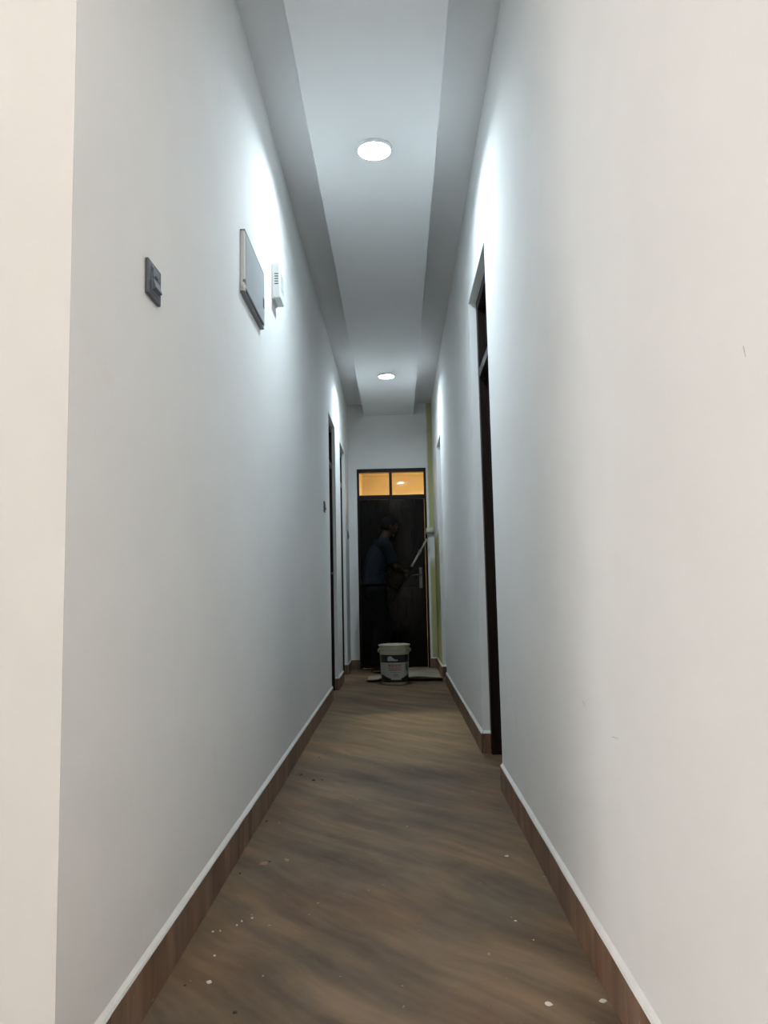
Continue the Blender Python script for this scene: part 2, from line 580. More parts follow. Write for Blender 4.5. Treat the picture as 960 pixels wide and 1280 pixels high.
# ------------------------------------------------------------------ doors
def leaf_parts(root, x0, x1, z0, z1, t, mat, panels, loc, rz):
    """panelled leaf in local x/z, thickness along y; returned as a child mesh with panel sub-parts"""
    bm = bmesh.new()
    st = 0.10
    bm_box(bm, x0, x1, 0.008, t - 0.008, z0, z1)
    bm_box(bm, x0, x0 + st, 0, t, z0, z1)
    bm_box(bm, x1 - st, x1, 0, t, z0, z1)
    for a, c in panels['rails']:
        bm_box(bm, x0 + st, x1 - st, 0, t, a, c)
    lf = finish('leaf', bm, mat, root, loc)
    lf.rotation_euler.z = rz
    for (pa, pb), (za, zb) in panels['fields']:
        bm = bmesh.new()
        bm_box(bm, pa, pb, 0.003, t - 0.003, za, zb)
        finish('panel', bm, mat, lf, bevel=0.004)
    return lf


def panel_plan(x0, x1, z0, z1):
    st = 0.10
    zs = [z0, z0 + 0.16, z0 + 0.84, z0 + 0.94, z1 - 0.12, z1]
    mid = (x0 + x1) / 2
    rails = [(zs[0], zs[1]), (zs[2], zs[3]), (zs[4], zs[5])]
    fields = []
    for za, zb in ((zs[1], zs[2]), (zs[3], zs[4])):
        for pa, pb in ((x0 + st + 0.02, mid - 0.02), (mid + 0.02, x1 - st - 0.02)):
            fields.append(((pa, pb), (za + 0.02, zb - 0.02)))
    return {'rails': rails, 'fields': fields}


def lever_handle(lf, x, z, y, sgn):
    """plate and lever, sticking out towards -y"""
    bm = bmesh.new()
    bm_box(bm, x - 0.019, x + 0.019, y - 0.006, y, z - 0.125, z + 0.125)
    h = finish('handle_plate', bm, M['handle'], lf, bevel=0.004)
    bm = bmesh.new()
    tube(bm, [(x, y - 0.004, z + 0.035), (x, y - 0.045, z + 0.035), (x + sgn * 0.02, y - 0.052, z + 0.036), (x + sgn * 0.11, y - 0.052, z + 0.032)],
         [0.011, 0.010, 0.010, 0.008], 10)
    finish('lever', bm, M['handle'], lf, smooth=True)
    bm = bmesh.new()
    tube(bm, [(x, y - 0.004, z - 0.075), (x, y - 0.016, z - 0.075)], 0.013, 14)
    finish('lock_cylinder', bm, M['handle'], lf)


# door_1: black door at the end of the corridor
d1 = tag(empty('door_1', ((DX0 + DX1) / 2, Y1, 0)), 'closed black lacquered door with amber lit panes above at the corridor end', 'door', kind='structure')
lx = lambda x: x - (DX0 + DX1) / 2
FY0, FY1 = 0.012, 0.102
JW = 0.027
RZ0, RZ1 = 2.025, 2.078       # transom rail
boxes('jamb', [(lx(DX0), lx(DX0 + JW), FY0, FY1, 0, DZ)], M['frame'], d1, bevel=0.003)
boxes('jamb', [(lx(DX1 - JW), lx(DX1), FY0, FY1, 0, DZ)], M['frame'], d1, bevel=0.003)
boxes('frame_head', [(lx(DX0 + JW), lx(DX1 - JW), FY0, FY1, DZ - 0.045, DZ)], M['frame'], d1, bevel=0.003)
boxes('transom_rail', [(lx(DX0 + JW), lx(DX1 - JW), FY0, FY1, RZ0, RZ1)], M['frame'], d1, bevel=0.003)
MX = -0.061
boxes('mullion', [(lx(MX - 0.017), lx(MX + 0.017), FY0, FY1, RZ1, DZ - 0.045)], M['frame'], d1, bevel=0.003)
boxes('transom_pane', [(lx(DX0 + JW), lx(MX - 0.017), 0.055, 0.060, RZ1, DZ - 0.045)], M['glass'], d1)
rp = boxes('transom_pane', [(-0.205, 0.205, -0.0025, 0.0025, RZ1, DZ - 0.045)], M['glass'], d1, (lx((MX + 0.017 + DX1 - JW) / 2), 0.0575, 0))
rp.rotation_euler.z = R(-0.80)       # sits a little askew in its rebate
lw = DX1 - DX0 - 2 * JW - 0.0034
lf = leaf_parts(d1, 0, lw, 0.004, RZ0 - 0.003, 0.040, M['leaf'], panel_plan(0, lw, 0.004, RZ0 - 0.003), (lx(DX0 + JW + 0.0005), 0.030, 0), 0)
lever_handle(lf, lw - 0.062, 1.065, 0.0, -1)


def side_door(name, label, xface, sgn, op, rail_z, open_angle=None, recess=RECESS):
    """door in a side wall: frame set back by RECESS; sgn +1 = the wall lies towards +x"""
    a, c, top = op
    root = tag(empty(name, (xface + sgn * recess, a, 0)), label, 'door', kind='structure')
    w = c - a
    dp = 0.10
    X = lambda p, q: (min(sgn * p, sgn * q), max(sgn * p, sgn * q))
    xa, xb = X(0, dp)
    fwid = 0.055
    boxes('jamb', [(xa, xb, 0, fwid, 0, top), (*X(0.045, dp), fwid, fwid + 0.014, 0, top - fwid)], M['frame'], root, bevel=0.003)
    boxes('jamb', [(xa, xb, w - fwid, w, 0, top), (*X(0.045, dp), w - fwid - 0.014, w - fwid, 0, top - fwid)], M['frame'], root, bevel=0.003)
    boxes('frame_head', [(xa, xb, fwid, w - fwid, top - fwid, top)], M['frame'], root, bevel=0.003)
    boxes('transom_rail', [(xa, xb, fwid, w - fwid, rail_z, rail_z + 0.05)], M['frame'], root, bevel=0.003)
    boxes('transom_pane', [(*X(0.06, 0.065), fwid, w - fwid, rail_z + 0.05, top - fwid)], M['glass'], root)
    # closed leaf faces the corridor
    lw_ = w - 2 * fwid - 0.006
    pl = panel_plan(0, lw_, 0.008, rail_z - 0.004)
    if open_angle is None:
        # local x of the leaf runs along +y (sgn>0: leaf outer face towards -x)
        if sgn > 0:
            lf_ = leaf_parts(root, 0, lw_, 0.008, rail_z - 0.004, 0.036, M['leaf'], pl, (0.048, w - fwid - 0.003, 0), R(-90))
        else:
            lf_ = leaf_parts(root, 0, lw_, 0.008, rail_z - 0.004, 0.036, M['leaf'], pl, (-0.048, fwid + 0.003, 0), R(90))
        lever_handle(lf_, lw_ - 0.06, 1.05, 0.0, -1)
        boxes('back_panel', [(*X(dp + 0.001, dp + 0.009), 0, w, 0, top)], M['slot'], root)
    else:
        lf_ = leaf_parts(root, 0, lw_, 0.008, rail_z - 0.004, 0.036, M['leaf'], pl, (sgn * (dp + 0.01), fwid + 0.004, 0), open_angle)
        lever_handle(lf_, lw_ - 0.06, 1.05, 0.0, -1)
    return root


side_door('door_2', 'tall dark wooden door deep in the doorway of the blank wall', XR, 1, R1, 2.125)
side_door('door_3', 'dark closed door beside the small wall switch, near the bucket', XL, -1, L1, 2.08, recess=0.030)
side_door('door_4', 'dark framed open doorway with lit room, next to the end door', XL, -1, L2, 2.08, R(176), recess=0.032)
side_door('door_5', 'recessed white doorway in the blank wall beside the bucket', XR, 1, R2, 2.06, recess=0.11)


# ------------------------------------------------------------------ downlights
def downlight(name, lens_mat, r=0.074):
    root = empty(name)
    bm = bmesh.new()
    rg = lathe(bm, [(r - 0.001, -0.001), (r + 0.003, -0.015), (r + 0.006, -0.018), (r + 0.012, -0.013), (r + 0.0135, 0.0), (r - 0.001, 0.0), (r - 0.001, -0.001)], 40)
    finish('trim_ring', bm, M['ring'], root, smooth=True)
    bm = bmesh.new()
    rg = lathe(bm, [(r - 0.0015, -0.001), (r * 0.8, -0.0025), (r * 0.45, -0.0035), (r * 0.12, -0.004)], 40)
    cap(bm, rg[-1])
    finish('lens', bm, lens_mat, root, smooth=True)
    return root


PX = -0.067
dl = downlight('downlight', M['cool_lens'])
dl.location = (PX, 3.59, ZP)
tag(dl, 'round white downlight in the ceiling panel above the fuse box', 'ceiling light', 'corridor downlights')
d2 = downlight('downlight', M['cool_lens_dim'])
d2.location = (PX, 7.585, ZP)
tag(d2, 'round white downlight in the ceiling panel above the paint bucket', 'ceiling light', 'corridor downlights')
hl = downlight('downlight', M['added_hall_lens'])  # unseen lamps, added to light the hall behind the camera
for i, (x, y) in enumerate([(x, y) for x in (-5.6, -3.0) for y in (-3.8, -0.6)]):
    o = hl if i == 0 else copy_tree(hl)
    o.location = (x, y, ZC)
    tag(o, 'unseen round downlight added in the ceiling of the hall before the corridor', 'ceiling light', 'added hall downlights')
ml = downlight('downlight', M['mouth_lens'])
ml.location = (PX, -0.42, ZC)
tag(ml, 'round downlight overhead where the corridor opens off the hall', 'ceiling light')
sl = downlight('downlight', M['side_lens'])
sl.location = (-1.55, 8.05, ZC)
tag(sl, 'round downlight in the room behind the open left doorway', 'ceiling light')
el_ = downlight('downlight', M['end_lens'], 0.085)
for i, (x, y) in enumerate([(0.137, 11.0), (0.9, 12.6), (1.8, 11.0)]):
    o = el_ if i == 0 else copy_tree(el_)
    o.location = (x, y, ZP)
    tag(o, ['warm downlight in the room straight behind the end door', 'warm downlight over the far middle of the end room',
            'warm downlight at the far side of the end room'][i], 'ceiling light', 'warm downlights of the end room')


# unseen tube lights, added on the hall wall as fill light
M['fill_tube_glow'] = emit('fill_tube_glow', (1.0, 0.99, 0.975), FILL_TUBE_LAMP)


def fill_tube_light(loc, rz, label):
    root = tag(empty('fill_tube_light', loc), label, 'tube light', 'added hall fill tubes')
    root.rotation_euler.z = rz               # local +y points out of the wall
    boxes('batten', [(-0.62, 0.62, 0, 0.035, -0.03, 0.03)], M['white_plastic'], root, bevel=0.004)
    for s_ in (-1, 1):
        boxes('end_holder', [(s_ * 0.61 - 0.012, s_ * 0.61 + 0.012, 0.035, 0.075, -0.02, 0.02)], M['white_plastic'], root, bevel=0.003)
    bm_ = bmesh.new()
    tube(bm_, [(-0.598, 0.058, 0), (0.598, 0.058, 0)], 0.014, 16)
    finish('glass_tube', bm_, M['fill_tube_glow'], root, smooth=True)


for i, y in enumerate((-5.2, -3.8, -2.4)):
    fill_tube_light((-7.5, y, 1.75), R(-90), 'added fill tube light %s on the hall wall out of view' % ('in the rear corner', 'between two others', 'nearest the corridor')[i])

# ------------------------------------------------------------------ things on the left wall
def on_left_wall(name, y, z):
    return empty(name, (XL, y, z))          # local: x out of the wall, y along the corridor, z up


def wall_switch(y, z, w, h, label, group=None):
    root = on_left_wall('light_switch', y, z)
    tag(root, label, 'switch', group)
    bm = bmesh.new()
    bm_box(bm, 0, 0.009, -w / 2, w / 2, -h / 2, h / 2)
    finish('cover_plate', bm, M['switch'], root, bevel=0.003)
    bm = bmesh.new()
    bm_box(bm, 0.009, 0.0105, -w * 0.30, w * 0.30, -h * 0.36, h * 0.38)
    finish('module_bezel', bm, M['switch_key'], root, bevel=0.001)
    # upper key with an indicator, lower rocker tipped out at its foot
    bm = bmesh.new()
    bm_box(bm, 0.0105, 0.0125, -w * 0.25, w * 0.25, h * 0.06, h * 0.33)
    k = finish('upper_key', bm, M['switch_key'], root, bevel=0.0008)
    bm = bmesh.new()
    bm_box(bm, 0.0125, 0.0135, -w * 0.10, w * 0.10, h * 0.10, h * 0.14)
    finish('indicator', bm, M['slot'], k)
    bm = bmesh.new()
    pr = [(0.0105, h * 0.03), (0.0125, h * 0.03), (0.0195, -h * 0.24), (0.0105, -h * 0.30)]
    f = [[bm.verts.new((px, sy * w * 0.25, pz)) for px, pz in pr] for sy in (-1, 1)]
    bm.faces.new(f[0])
    bm.faces.new(f[1][::-1])
    for i in range(4):
        bm.faces.new((f[0][i], f[1][i], f[1][(i + 1) % 4], f[0][(i + 1) % 4]))
    finish('rocker', bm, M['switch_key'], root)
    return root


wall_switch(1.792, 1.653, 0.098, 0.087, 'charcoal switch plate on the wall before the fuse box')
wall_switch(6.17, 1.590, 0.085, 0.086, 'small dark switch on the wall just before the closed left door')
wall_switch(9.10, 1.580, 0.085, 0.100, 'small dark switch between the open left doorway and end door')

# distribution board
db = on_left_wall('fuse_box', 3.068, 2.178)
tag(db, 'flat white metal fuse box with grey edges hung on the wall', 'fuse box')
W, H = 0.428, 0.252
boxes('back_box', [(0, 0.010, -W / 2 + 0.004, W / 2 - 0.004, -H / 2 + 0.004, H / 2 - 0.004)], M['box_face'], db)
boxes('flange', [(0.0, 0.017, -W / 2, -W / 2 + 0.022, -H / 2 + 0.008, H / 2)], M['white_plastic'], db, bevel=0.003)
boxes('flange', [(0.0, 0.017, W / 2 - 0.014, W / 2, -H / 2 + 0.008, H / 2)], M['white_plastic'], db, bevel=0.003)
boxes('edge_rail', [(0.0, 0.0185, -W / 2, W / 2, H / 2 - 0.006, H / 2 + 0.001)], M['grey_metal'], db, bevel=0.001)
boxes('edge_rail', [(0.0, 0.0175, -W / 2, W / 2, -H / 2, -H / 2 + 0.007)], M['grey_metal'], db, bevel=0.001)
boxes('edge_rail', [(0.008, 0.0190, -W / 2 + 0.012, W / 2, -H / 2 + 0.016, -H / 2 + 0.021)], M['grey_metal'], db, bevel=0.001)
dr = boxes('cover_door', [(0.010, 0.020, -W / 2 + 0.018, W / 2, -H / 2 + 0.022, H / 2 - 0.008)], M['box_face'], db, bevel=0.002)
boxes('latch', [(0.0195, 0.022, W / 2 - 0.034, W / 2 - 0.008, -0.036, 0.006)], M['grey_metal'], dr, bevel=0.001)
boxes('hinge', [(0.010, 0.021, -W / 2 - 0.003, -W / 2 + 0.018, -H / 2 + 0.028, -H / 2 + 0.052)], M['chrome'], db, bevel=0.003)
bm = bmesh.new()
for k in range(8):
    ellipsoid(bm, (0.012 + random.uniform(-.003, .004), -W / 2 + 0.004 + random.uniform(-.006, .010), -H / 2 + 0.018 + random.uniform(-.010, .020)),
              random.uniform(.005, .008), random.uniform(.007, .011), random.uniform(.007, .012), None, 10, 7)
finish('plaster_lump', bm, M['bead'], db, smooth=True)

# door chime
CH_W, CH_D, CH_H = 0.135, 0.042, 0.178
ch = on_left_wall('door_chime', 3.600 + CH_W / 2, 2.412)
tag(ch, 'small white plastic door chime with slots next to fuse box', 'door chime')
boxes('chime_base', [(0, 0.010, -CH_W / 2 + 0.004, CH_W / 2 - 0.004, -CH_H / 2 - 0.004, CH_H / 2 - 0.006)], M['white_plastic'], ch, bevel=0.002)
cb = boxes('chime_cover', [(0.008, CH_D, -CH_W / 2, CH_W / 2, -CH_H / 2, CH_H / 2)], M['white_plastic'], ch, bevel=0.006, seg=3)
for k in range(5):
    z = 0.030 - k * 0.0125
    boxes('sound_slot', [(0.015, 0.033, -CH_W / 2 - 0.0006, -CH_W / 2 + 0.001, z - 0.0022, z + 0.0022)], M['slot'], cb)
for k in range(7):
    z = 0.040 - k * 0.0125
    boxes('front_rib', [(CH_D - 0.001, CH_D + 0.0016, -CH_W / 2 + 0.018, CH_W / 2 - 0.018, z - 0.003, z + 0.003)], M['white_plastic'], cb)

# ------------------------------------------------------------------ paint bucket
BK = (-0.050, 7.785, 0.0)
bk = tag(empty('paint_bucket', BK), 'cream plastic paint bucket with black and white label on corridor floor', 'bucket')
RB, RT, HB = 0.131, 0.148, 0.388
rad = lambda z: RB + (RT - RB) * z / HB
bm = bmesh.new()
pf = [(0.02, 0.0), (RB - 0.006, 0.0), (RB, 0.006), (rad(0.29), 0.29), (rad(HB), HB - 0.003), (rad(HB) - 0.002, HB), (rad(HB) - 0.006, HB - 0.002), (rad(0.30) - 0.005, 0.30), (RB - 0.004, 0.012), (0.02, 0.010)]
rg = lathe(bm, pf, 64)
cap(bm, rg[0])
cap(bm, rg[-1])
body = finish('tub_body', bm, M['tub'], bk, smooth=True)
for (za, zb, ex) in ((0.372, 0.386, 0.009), (0.338, 0.352, 0.011), (0.306, 0.314, 0.006)):
    bm = bmesh.new()
    lathe(bm, [(rad(za) - 0.001, za), (rad(za) + ex, za + 0.001), (rad(zb) + ex, zb - 0.001), (rad(zb) - 0.001, zb), (rad(za) - 0.001, za)], 64)
    finish('collar_ring', bm, M['tub'], bk)
bm = bmesh.new()
rg = lathe(bm, [(rad(0.27) - 0.006, 0.27), (0.05, 0.272), (0.01, 0.2725)], 48)
cap(bm, rg[-1])
finish('wet_paint', bm, M['paint'], bk, smooth=True)


def label_cell(u, v):
    """u: metres around the front (0 = towards the corridor entrance), v: 0 bottom .. 1 top; 0 black 1 white 2 red 3 grey"""
    x = u / 0.125                       # -1 .. 1 over the visible front
    if v > 0.72:                        # black band with a white swoosh mark
        if -0.62 < x < -0.05 and 0.78 < v < 0.95 and (v - 0.78) < 0.17 * (1 - abs((x + 0.42) / 0.40)) + 0.03:
            return 1
        if -0.35 < x < 0.12 and 0.775 < v < 0.825:
            return 1
        return 0
    low = 0.30 - 0.20 * math.cos(max(-1, min(1, x)) * 1.45)
    if abs(x) < 0.40 and v > 0.05 and v < 0.2:
        low = 0.10
    if v < low or v < 0.05:
        return 0
    if abs(x + 0.08) < 0.50 and (0.585 < v < 0.665 or 0.50 < v < 0.55):
        if (int((x + 2) * 21) % 5) != 4 and (int(v * 90) % 4) != 3:
            return 2
    if abs(x + 0.08) < 0.47 and 0.445 < v < 0.470:
        return 2
    if abs(x + 0.05) < 0.40 and 0.36 < v < 0.375:
        return 3
    if (abs(x - 0.86) / 0.13) ** 2 + ((v - 0.53) / 0.14) ** 2 < 1:
        return 3
    if abs(x) < 0.20 and 0.21 < v < 0.33 and int(v * 100) % 3 == 0:
        return 3
    return 1


bm = bmesh.new()
NU, NV = 200, 64
ZA, ZB = 0.028, 0.292
gv = []
for j in range(NV + 1):
    z = ZA + (ZB - ZA) * j / NV
    gv.append([bm.verts.new(((rad(z) + 0.0007) * math.sin(2 * math.pi * i / NU), -(rad(z) + 0.0007) * math.cos(2 * math.pi * i / NU), z)) for i in range(NU)])
for j in range(NV):
    for i in range(NU):
        an = 2 * math.pi * (i + 0.5) / NU
        an = an - 2 * math.pi if an > math.pi else an
        if abs(an) > math.pi / 2:
            an = math.copysign(math.pi - abs(an), -an) * -1
        f = bm.faces.new((gv[j][i], gv[j][(i + 1) % NU], gv[j + 1][(i + 1) % NU], gv[j + 1][i]))
        f.material_index = label_cell(math.sin(an) * 0.135, (j + 0.5) / NV)
finish('label', bm, [M['lab_black'], M['lab_white'], M['lab_red'], M['lab_grey']], bk, smooth=True)
# bail handle hanging down on the front left side, with its two ears
for s in (-1, 1):
    bm = bmesh.new()
    tube(bm, [(s * (RT + 0.002), 0, 0.328), (s * (RT + 0.016), 0, 0.328)], 0.014, 14)
    h_ = finish('handle_ear', bm, M['tub'], bk)
bm = bmesh.new()
pts = []
for k in range(25):
    t = math.pi * k / 24
    pts.append((math.cos(t) * -(RT + 0.012), -math.sin(t) * (RT + 0.012), 0.328 - 0.02 * math.sin(t)))
hd = []
for p in pts:            # swing the hoop down so that it lies against the tub's back
    hd.append((p[0], -p[1], p[2]))
tube(bm, hd, 0.0025, 8)
finish('wire_handle', bm, M['chrome'], bk, smooth=True)
bk.rotation_euler.z = R(6)

# ------------------------------------------------------------------ board on the floor under the painter
bm = bmesh.new()
poly = [(-0.335, 7.955), (0.438, 7.975), (0.436, 9.27), (-0.13, 9.27), (-0.13, 8.62), (-0.33, 8.50)]
nx, ny = 60, 60
grid = {}
x0, x1, y0_, y1_ = -0.335, 0.436, 7.945, 9.27


def sheet_pt(i, j):
    s, t = i / nx, j / ny
    xl = x0 if t < 0.4 else (-0.13 if t > 0.5 else x0 + (t - 0.4) / 0.1 * (-0.13 - x0))
    x = xl + (x1 - xl) * s
    rag = 0.020 * noise.noise(Vector((x * 9, 3.1, 0))) + 0.008 * noise.noise(Vector((x * 40, 1.1, 0)))
    y = y0_ + rag * (1 - t) ** 4 + (y1_ - y0_) * t
    curl = max(0, 1 - t / 0.10) ** 2 * (0.016 + 0.020 * (0.5 + noise.noise(Vector((x * 5, 7.7, 0)))))
    if x > -0.2:
        curl *= 1.4
    return x, y, 0.0015 + max(0, curl)


top = [[bm.verts.new((*sheet_pt(i, j)[:2], sheet_pt(i, j)[2] + 0.006)) for i in range(nx + 1)] for j in range(ny + 1)]
bot = [[bm.verts.new(sheet_pt(i, j)) for i in range(nx + 1)] for j in range(ny + 1)]
for j in range(ny):
    for i in range(nx):
        bm.faces.new((top[j][i], top[j][i + 1], top[j + 1][i + 1], top[j + 1][i]))
        bm.faces.new((bot[j][i], bot[j + 1][i], bot[j + 1][i + 1], bot[j][i + 1]))
for i in range(nx):
    bm.faces.new((bot[0][i], bot[0][i + 1], top[0][i + 1], top[0][i]))
    bm.faces.new((top[ny][i], top[ny][i + 1], bot[ny][i + 1], bot[ny][i]))
for j in range(ny):
    bm.faces.new((top[j][0], top[j + 1][0], bot[j + 1][0], bot[j][0]))
    bm.faces.new((bot[j][nx], bot[j + 1][nx], top[j + 1][nx], top[j][nx]))
tag(finish('floor_cover_sheet', bm, M['sheet'], smooth=True), 'dusty pale board with torn curled edge lying behind the bucket', 'board')


# ------------------------------------------------------------------ chips and crumbs on the floor
def fleck(name, x, y, w, l, h, mat, label, cat, group, seed):
    rnd = random.Random(seed)
    bm = bmesh.new()
    n = 9
    lo, hi = [], []
    for k in range(n):
        a = 2 * math.pi * k / n
        q = rnd.uniform(0.7, 1.1)
        lo.append(bm.verts.new((math.cos(a) * w * q, math.sin(a) * l * q, 0)))
        hi.append(bm.verts.new((math.cos(a) * w * q * 0.82, math.sin(a) * l * q * 0.82, h * rnd.uniform(0.5, 1.0))))
    bm.faces.new(lo[::-1])
    ct = bm.verts.new((0, 0, h * 1.05))
    for k in range(n):
        bm.faces.new((lo[k], lo[(k + 1) % n], hi[(k + 1) % n], hi[k]))
        bm.faces.new((hi[k], hi[(k + 1) % n], ct))
    o = finish(name, bm, mat, None, (x, y, 0))
    o.rotation_euler.z = rnd.uniform(0, 3)
    tag(o, label, cat, group)


lab_r = 'pale dried paint spot on the floor along the blank wall'
lab_l = 'tiny pale plaster chip on the floor along the fuse box wall'
for i, (x, y, s) in enumerate([(0.308, 1.799, 1.0), (0.428, 1.809, 1.0), (0.349, 2.75, 0.8), (0.300, 2.229, 0.5), (0.329, 2.111, 0.3)]):
    fleck('paint_spot', x, y, 0.0095 * s, 0.0095 * s, 0.0015, M['flake'], lab_r, 'paint spot', 'paint spots by the blank wall', i)
for i, (x, y, s) in enumerate([(-0.519, 2.186, 0.5), (-0.50, 2.19, 0.4), (-0.464, 1.913, 1.0), (-0.429, 2.27, 0.5), (-0.454, 2.25, 0.4), (-0.462, 2.225, 0.4), (-0.482, 2.046, 0.5)]):
    fleck('plaster_chip', x, y, 0.0075 * s, 0.0075 * s, 0.003, M['flake'], lab_l, 'plaster chip', 'plaster chips by the fuse box wall', 20 + i)
lab_d = 'tiny dark crumb of dirt on the floor along the fuse box wall'
for i, (x, y, s) in enumerate([(-0.505, 3.991, 1.1), (-0.43, 3.87, 1.5), (-0.389, 3.875, 0.9), (-0.545, 3.198, 0.8), (-0.535, 2.622, 0.7), (-0.516, 1.90, 0.6), (-0.375, 1.779, 0.8), (-0.456, 4.393, 0.8), (-0.455, 2.73, 0.6)]):
    fleck('dirt_crumb', x, y, 0.0075 * s, 0.006 * s, 0.004 * s, M['crumb'], lab_d, 'crumb', 'dirt crumbs by the fuse box wall', 40 + i)
fleck('tan_chip', -0.400, 2.737, 0.012, 0.009, 0.006, M['chip'], 'tan chip with a dark edge lying beside a brown smear', 'chip', None, 61)
fleck('brown_smear', -0.474, 2.715, 0.016, 0.020, 0.0012, M['skirt'], 'flat brown smear of dirt on the floor beside the tan chip', 'dirt', None, 62)

# ------------------------------------------------------------------ the painter and the roller
POLE_A = Vector((-0.078, 9.00, 0.786))
POLE_T = Vector((0.372, 9.255, 1.540))
pole_d = (POLE_T - POLE_A).normalized()
HR = POLE_A.lerp(POLE_T, 0.42)
HL = POLE_A.lerp(POLE_T, 0.19)

rl = tag(empty('paint_roller', POLE_A), 'paint roller on a pole pressed to the strip beside the end door', 'paint roller')
P = lambda t: (POLE_T - POLE_A) * t
bm = bmesh.new()
tube(bm, [P(0), P(0.01), P(0.53), P(0.54)], [0.010, 0.0135, 0.0135, 0.010], 14)
finish('pole_grip', bm, M['pole_dark'], rl, smooth=True)
bm = bmesh.new()
tube(bm, [P(0.54), P(0.76)], 0.0135, 14)
finish('pole_tube', bm, M['pole_light'], rl, smooth=True)
bm = bmesh.new()
tube(bm, [P(0.745), P(0.75), P(0.80), P(0.805)], [0.014, 0.019, 0.019, 0.012], 14)
finish('pole_collar', bm, M['grey_metal'], rl, smooth=True)
bm = bmesh.new()
tube(bm, [P(0.80), P(0.88), P(0.885), P(0.98)], [0.011, 0.011, 0.014, 0.012], 14)
finish('roller_grip', bm, M['pole_light'], rl, smooth=True)
SC = Vector((0.402, 9.318, 1.628)) - POLE_A        # centre of the roller sleeve
bm = bmesh.new()
tube(bm, [P(0.97), P(1.02), SC + Vector((-0.056, -0.03, -0.03)), SC + Vector((-0.056, 0, 0)), SC + Vector((0.03, 0, 0))], 0.0042, 8)
finish('wire_frame', bm, M['chrome'], rl, smooth=True)
bm = bmesh.new()
tube(bm, [SC + Vector((-0.046, 0, 0)), SC + Vector((-0.043, 0, 0)), SC + Vector((0.043, 0, 0)), SC + Vector((0.046, 0, 0))], [0.028, 0.033, 0.033, 0.028], 24)
finish('roller_sleeve', bm, M['sleeve_nap'], rl, smooth=True)

BASE = Vector((-0.235, 8.93, 0.0))
FA = R(20)
Fv, Lv = Vector((math.cos(FA), math.sin(FA), 0)), Vector((-math.sin(FA), math.cos(FA), 0))


def bp_(f, l, z):
    return Fv * f + Lv * l + Vector((0, 0, z))


def limb(bm, chain):
    """tapered limb: a ball at every joint and a cone between neighbours (fused later by the remesh)"""
    for p, r_ in chain:
        ellipsoid(bm, p, r_, r_, r_, None, 16, 10)
    for (p, r_), (q, s_) in zip(chain, chain[1:]):
        tube(bm, [p, q], [r_, s_], 16)


def trunk(bm, rings, n=28):
    """rings: (centre, half depth, half width); lofted elliptical cross-sections"""
    out = []
    for c, rf, rl_ in rings:
        out.append([bm.verts.new(Vector(c) + Fv * rf * math.cos(2 * math.pi * k / n) + Lv * rl_ * math.sin(2 * math.pi * k / n)) for k in range(n)])
    for p, q in zip(out, out[1:]):
        for k in range(n):
            bm.faces.new((p[k], p[(k + 1) % n], q[(k + 1) % n], q[k]))
    bm.faces.new(out[0])
    bm.faces.new(out[-1])


def remeshed(name, build, voxel, mat, parent=None, smooth_it=4):
    bm = bmesh.new()
    build(bm)
    o = finish(name, bm, mat)
    md = o.modifiers.new('re', 'REMESH')
    md.mode, md.voxel_size = 'VOXEL', voxel
    sm = o.modifiers.new('sm', 'SMOOTH')
    sm.iterations, sm.factor = smooth_it, 0.5
    bpy.context.view_layer.update()
    ev = o.evaluated_get(bpy.context.evaluated_depsgraph_get())
    me = bpy.data.meshes.new_from_object(ev)
    o.modifiers.clear()
    o.data = me
    me.materials.clear()
    me.materials.append(mat)
    for p in me.polygons:
        p.use_smooth = True
    if parent is not None:
        o.parent = parent
    return o


pel, wst, chs, uch = bp_(-.045, 0, .95), bp_(-.045, 0, 1.09), bp_(-.005, 0, 1.27), bp_(.045, 0, 1.42)
nkb, nkt, hdc = bp_(.085, 0, 1.51), bp_(.125, 0, 1.585), bp_(.160, 0, 1.665)
hipR, hipL = bp_(-.05, -.085, .91), bp_(-.04, .085, .91)
knR, knL = bp_(.0, -.10, .50), bp_(.13, .10, .51)
anR, anL = bp_(-.05, -.11, .085), bp_(.14, .11, .085)
toR, toL = bp_(.11, -.125, .035), bp_(.30, .125, .035)
shR, shL = bp_(.045, -.175, 1.435), bp_(.065, .175, 1.425)
grR, grL = HR - BASE, HL - BASE


def arm_axis(gr, sh):
    n = (sh - gr)
    n = n - pole_d * n.dot(pole_d)
    return n.normalized()


nR = (arm_axis(grR, shR) * 0.8 - Fv * 0.6)
nR = (nR - pole_d * nR.dot(pole_d)).normalized()
nL = (arm_axis(grL, shL) * 0.6 - Fv * 0.5 + Lv * 0.5)
nL = (nL - pole_d * nL.dot(pole_d)).normalized()
wrR, wrL = grR + nR * 0.085, grL + nL * 0.085


def elbow(sh, wr_, out, a=0.275, c=0.255):
    d = wr_ - sh
    dl_ = min(d.length, a + c - 0.004)
    u = (a * a - c * c + dl_ * dl_) / (2 * dl_)
    hgt = math.sqrt(max(0.0, a * a - u * u))
    dn = d.normalized()
    o = (out - dn * out.dot(dn)).normalized()
    return sh + dn * u + o * hgt


elR = elbow(shR, wrR, -Lv * 0.5 + Vector((0, 0, -1)) + Fv * 0.1)
elL = elbow(shL, wrL, Lv * 0.8 + Vector((0, 0, -0.6)) - Fv * 0.2)


